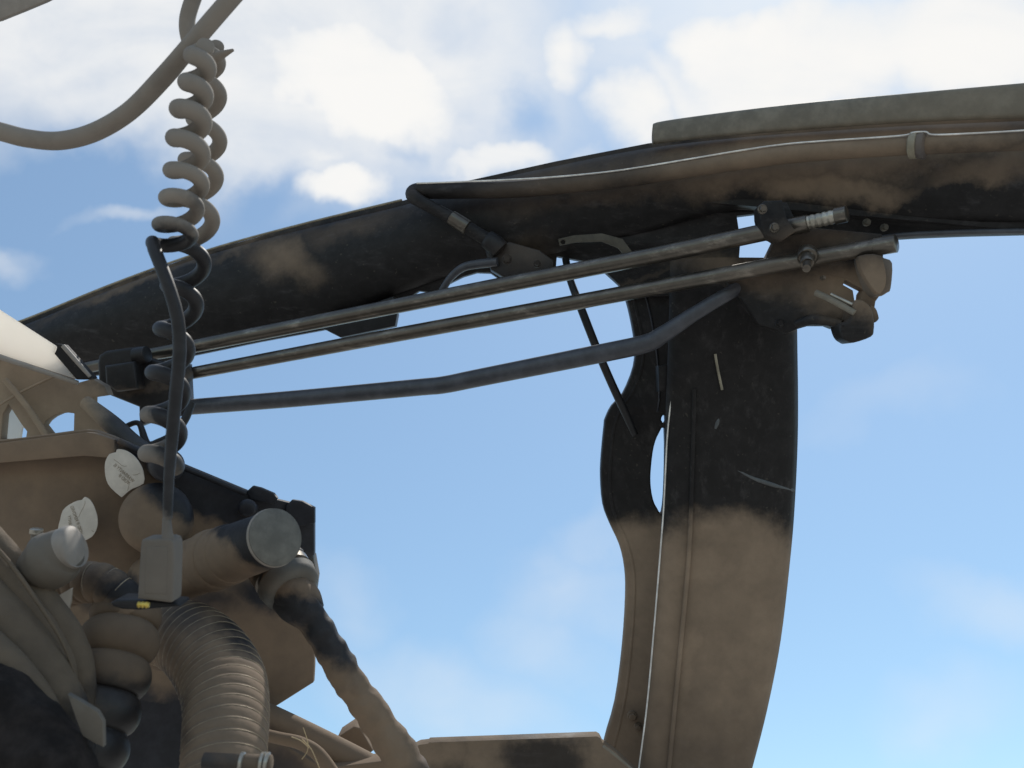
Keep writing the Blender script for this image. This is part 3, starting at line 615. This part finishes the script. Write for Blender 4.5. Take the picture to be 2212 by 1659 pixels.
tube('fitting_nut', [(78, 1152, 1.05, 15), (79, 1143, 1.05, 15)], 'bright', nu, n=2, seg=6)

# padded sleeves in the lower left corner
PS = thing('padded_sleeve', P(100, 1350, .88), 'upper of the thick padded sleeves slanting across the lower left corner', 'sleeve', 'padded sleeves in the lower left corner')
tube('sleeve_body', [(-60, 1120, .95, 30), (0, 1186, .94, 30), (56, 1258, .93, 34), (116, 1338, .92, 38), (160, 1412, .91, 34), (176, 1490, .90, 30), (172, 1560, .90, 26)], 'sleeve', PS, lump=.07, seg=48, n=14)
tube('fold', [(-60, 1168, .915, 22), (-4, 1222, .91, 24), (40, 1284, .905, 27), (96, 1366, .90, 30), (140, 1440, .895, 26), (158, 1520, .89, 20)], 'sleeve', PS, lump=.08, seg=36, n=14)
tube('hem', [(-40, 1150, .905, 5), (20, 1215, .897, 5), (78, 1296, .888, 5), (130, 1378, .880, 4), (160, 1450, .875, 3)], 'sleeve', PS, seg=10)
PS2 = thing('padded_sleeve', P(60, 1450, .84), 'lower tan padded sleeve slanting across the lower left corner', 'sleeve', 'padded sleeves in the lower left corner')
tube('sleeve_body', [(-90, 1240, .90, 56), (-20, 1320, .89, 60), (44, 1396, .88, 58), (104, 1470, .87, 52), (146, 1550, .86, 46), (160, 1640, .86, 44)], 'sleeve', PS2, lump=.07, seg=56, n=14)
tube('fold', [(-90, 1330, .86, 36), (-30, 1392, .85, 38), (34, 1450, .84, 36), (92, 1516, .835, 28), (130, 1580, .83, 22)], 'sleeve', PS2, lump=.08, seg=40, n=14)
DC = thing('dark_cushion', P(60, 1600, .80), 'black rounded cushion filling the lower left corner', 'cushion')
tube('cushion_body', [(-160, 1480, .84, 90), (-60, 1540, .82, 110), (40, 1610, .80, 112), (100, 1700, .78, 110), (120, 1800, .77, 100)], 'dark_cloth', DC, lump=.12, seg=56, n=12)
plate('grey_flap', [[(146, 1500), (175, 1516), (210, 1538), (222, 1560), (223, 1614), (205, 1606), (178, 1590), (163, 1550)]], .79, .006, 'greyplastic', DC, bevel=1.5)

# plug and the two coiled cords
PG = thing('cord_plug', P(348, 1236, .86), 'rectangular grey plug with a brass contact hanging on the straight cord', 'plug')
plate('plug_panel', [[(316, 1182), (362, 1181), (360, 1284), (312, 1282)]], .8595, .003, 'plug', PG, bevel=1.5)
plate('plug_body', [[(306, 1166), (312, 1164), (362, 1163), (370, 1166), (374, 1174), (375, 1200), (372, 1296), (369, 1302), (362, 1302), (296, 1294), (297, 1280), (303, 1180)]], lambda x, y: .86, .026, 'plug', PG, bevel=6)
plate('plug_base', [[(238, 1302), (250, 1296), (296, 1296), (384, 1304), (388, 1310), (300, 1318), (262, 1316), (244, 1310)]], .872, .03, 'black', PG, bevel=4)
tube('brass_contact', [(298, 1306, .852, 6.5), (322, 1307, .852, 6.5)], 'brass', PG, n=2, rib=(lambda s: .12 * math.sin(s * 18), 24))
tube('strain_relief', [(360, 1120, .87, 9), (361, 1145, .868, 11), (363, 1168, .866, 14)], 'plug', PG, n=4)

CF = thing('coiled_cord', P(400, 500, .9), 'coiled cord in front whose straight end hangs down to the plug', 'cord', 'coiled cords hanging at the left')
def helix(st, per=24, Bfac=.42, t0=0.0, t1=None):
    """st: one (cx, cy, A, depth, r) for every right-hand extreme of the coil"""
    pts = []; sp = smooth_pts(st, per)
    t1 = len(st) - 1 if t1 is None else t1
    for i, (cx, cy, A, d, r) in enumerate(sp):
        th = 2 * math.pi * i / per + math.pi
        pts.append((cx - A*math.cos(th), cy - A*Bfac*math.sin(th), d - A*K*d*math.sin(th), r))
    return pts
front = helix([(428, 98, 16, .90, 19), (432, 148, 16, .90, 20), (416, 207, 25, .90, 20.5), (410, 264, 28, .90, 20.5), (404, 333, 32, .90, 19), (401, 400, 35, .90, 17), (388, 453, 38, .90, 16), (376, 510, 38, .90, 15)])
for q in range(1, 10):                          # last sweep behind, out to the left
    th = math.pi * q / 10
    front.append((376 + 37*math.cos(th) - q*1.2, 510 + 14*math.sin(th) + q * 1.2, .90 + 37*K*.9*math.sin(th), 15.5))
front += [(331, 524, .895, 14.5), (334, 540, .885, 14.5), (350, 580, .875, 14.5), (368, 630, .87, 14.5), (384, 690, .87, 14.5), (388, 760, .87, 14.5), (380, 850, .87, 14), (372, 940, .87, 13.5), (365, 1030, .87, 11.5), (362, 1120, .87, 10)]
tube('coil', front, 'cord', CF, sub=2, seg=20)
CB = thing('coiled_cord', P(410, 700, 1.0), 'rear coiled cord winding down behind to the top of the box', 'cord', 'coiled cords hanging at the left')
rear = helix([(450, 100, 18, 1.0, 16), (453, 135, 18, 1.0, 17), (452, 208, 22, 1.0, 16.5), (440, 306, 35, 1.0, 16), (432, 384, 35, 1.0, 16.5), (422, 478, 37, 1.0, 16.5), (404, 573, 37, 1.0, 16), (390, 662, 34, 1.0, 16.5), (371, 758, 34, 1.0, 17), (360, 850, 35, 1.0, 18), (352, 938, 34, 1.0, 19), (348, 1010, 30, 1.0, 20)], Bfac=.42)
tube('coil', rear, 'cord', CB, sub=2, seg=20)
tube('free_tip', [(468, 125, .99, 14), (480, 118, .985, 9), (504, 108, .98, 3)], 'cord', CB, n=4)
K1 = tube('thick_cable', [(-80, 262, .95, 19), (0, 284, .95, 20), (60, 299, .95, 20), (130, 304, .95, 20), (205, 285, .95, 20), (280, 240, .94, 20), (350, 170, .93, 21), (410, 100, .92, 20), (470, 30, .92, 20), (540, -50, .92, 20)], 'cord', None)
tag(K1, 'thick tan cable curving from the left edge up across the top of the coils', 'cable')
K2 = tube('thick_cable', [(440, -60, .96, 16), (420, -10, .96, 17), (405, 40, .96, 17), (408, 80, .96, 18), (425, 120, .96, 19)], 'cord', None)
tag(K2, 'short tan cable dropping from the top edge to the start of the coils', 'cable')
K3 = thing('roof_corner', P(30, 0, 1.1), 'tan corner strip cut off by the top left of the view', 'strip')
plate('strip_body', [[(-160, 60), (-20, 47), (0, 42), (50, 22), (98, 2), (180, -40), (-160, -60)]], 1.1, .006, 'topcord', K3, bevel=2, )

# bottom middle: tubes, block, coupling, stray straws
XT = tube('cross_tube', [(500, 1515, 1.22, 26), (590, 1553, 1.21, 27), (730, 1622, 1.20, 28), (860, 1690, 1.19, 28)], 'box', None)
tag(XT, 'smooth tan tube slanting behind the foot of the large corrugated hose', 'tube')
SBk = plate('small_block', [[(728, 1594), (764, 1570), (778, 1573), (806, 1622), (770, 1650), (730, 1620)]], 1.24, .04, 'box', None, bevel=3)
tag(SBk, 'small angular tan block between slanting tube and wrapped hose', 'block')
LC = tube('dark_hose', [(540, 1580, 1.12, 13), (600, 1594, 1.12, 13), (650, 1606, 1.12, 14), (690, 1632, 1.12, 15), (730, 1690, 1.12, 16)], 'box', None)
tag(LC, 'thin dark hose under the slanting tan tube at the bottom', 'hose')
UN = thing('floor_tray', P(650, 1660, 1.15), 'dusty tray below the thin dark hose along the bottom edge', 'tray')
plate('tray_body', [[(560, 1598), (620, 1612), (700, 1660), (860, 1640), (900, 1690), (900, 1760), (560, 1760)]], 1.17, .03, 'box', UN, bevel=3)
HC = thing('hose_coupling', P(520, 1650, .84), 'ribbed metal hose coupling at the bottom under the large corrugated hose', 'coupling')
tube('coupling_body', [(440, 1644, .83, 18), (500, 1648, .83, 19), (540, 1650, .83, 20), (585, 1652, .83, 21)], 'bellows', HC)
for x in (522, 566, 576): tube('coupling_ring', [(x - 3, 1649, .83, 24), (x + 3, 1649.5, .83, 24)], 'bright', HC, n=2, seg=28)
for k, pts in enumerate(([(655, 1572), (664, 1600), (664, 1622), (652, 1640)], [(652, 1596), (672, 1618), (690, 1660), (700, 1690)], [(630, 1592), (650, 1600), (668, 1616)])):
    s = tube('straw', [(x, y, 1.06, 1.1) for x, y in pts], 'straw', None, seg=6, n=5)
    tag(s, ['upright bent straw caught above the bottom edge', 'longest straw running down to the bottom edge', 'shortest straw lying sideways across the others'][k], 'straw', 'stray straws by the corrugated hose')

scene.cycles.max_bounces = 6; scene.cycles.diffuse_bounces = 3; scene.cycles.glossy_bounces = 3
scene.cycles.use_denoising = True
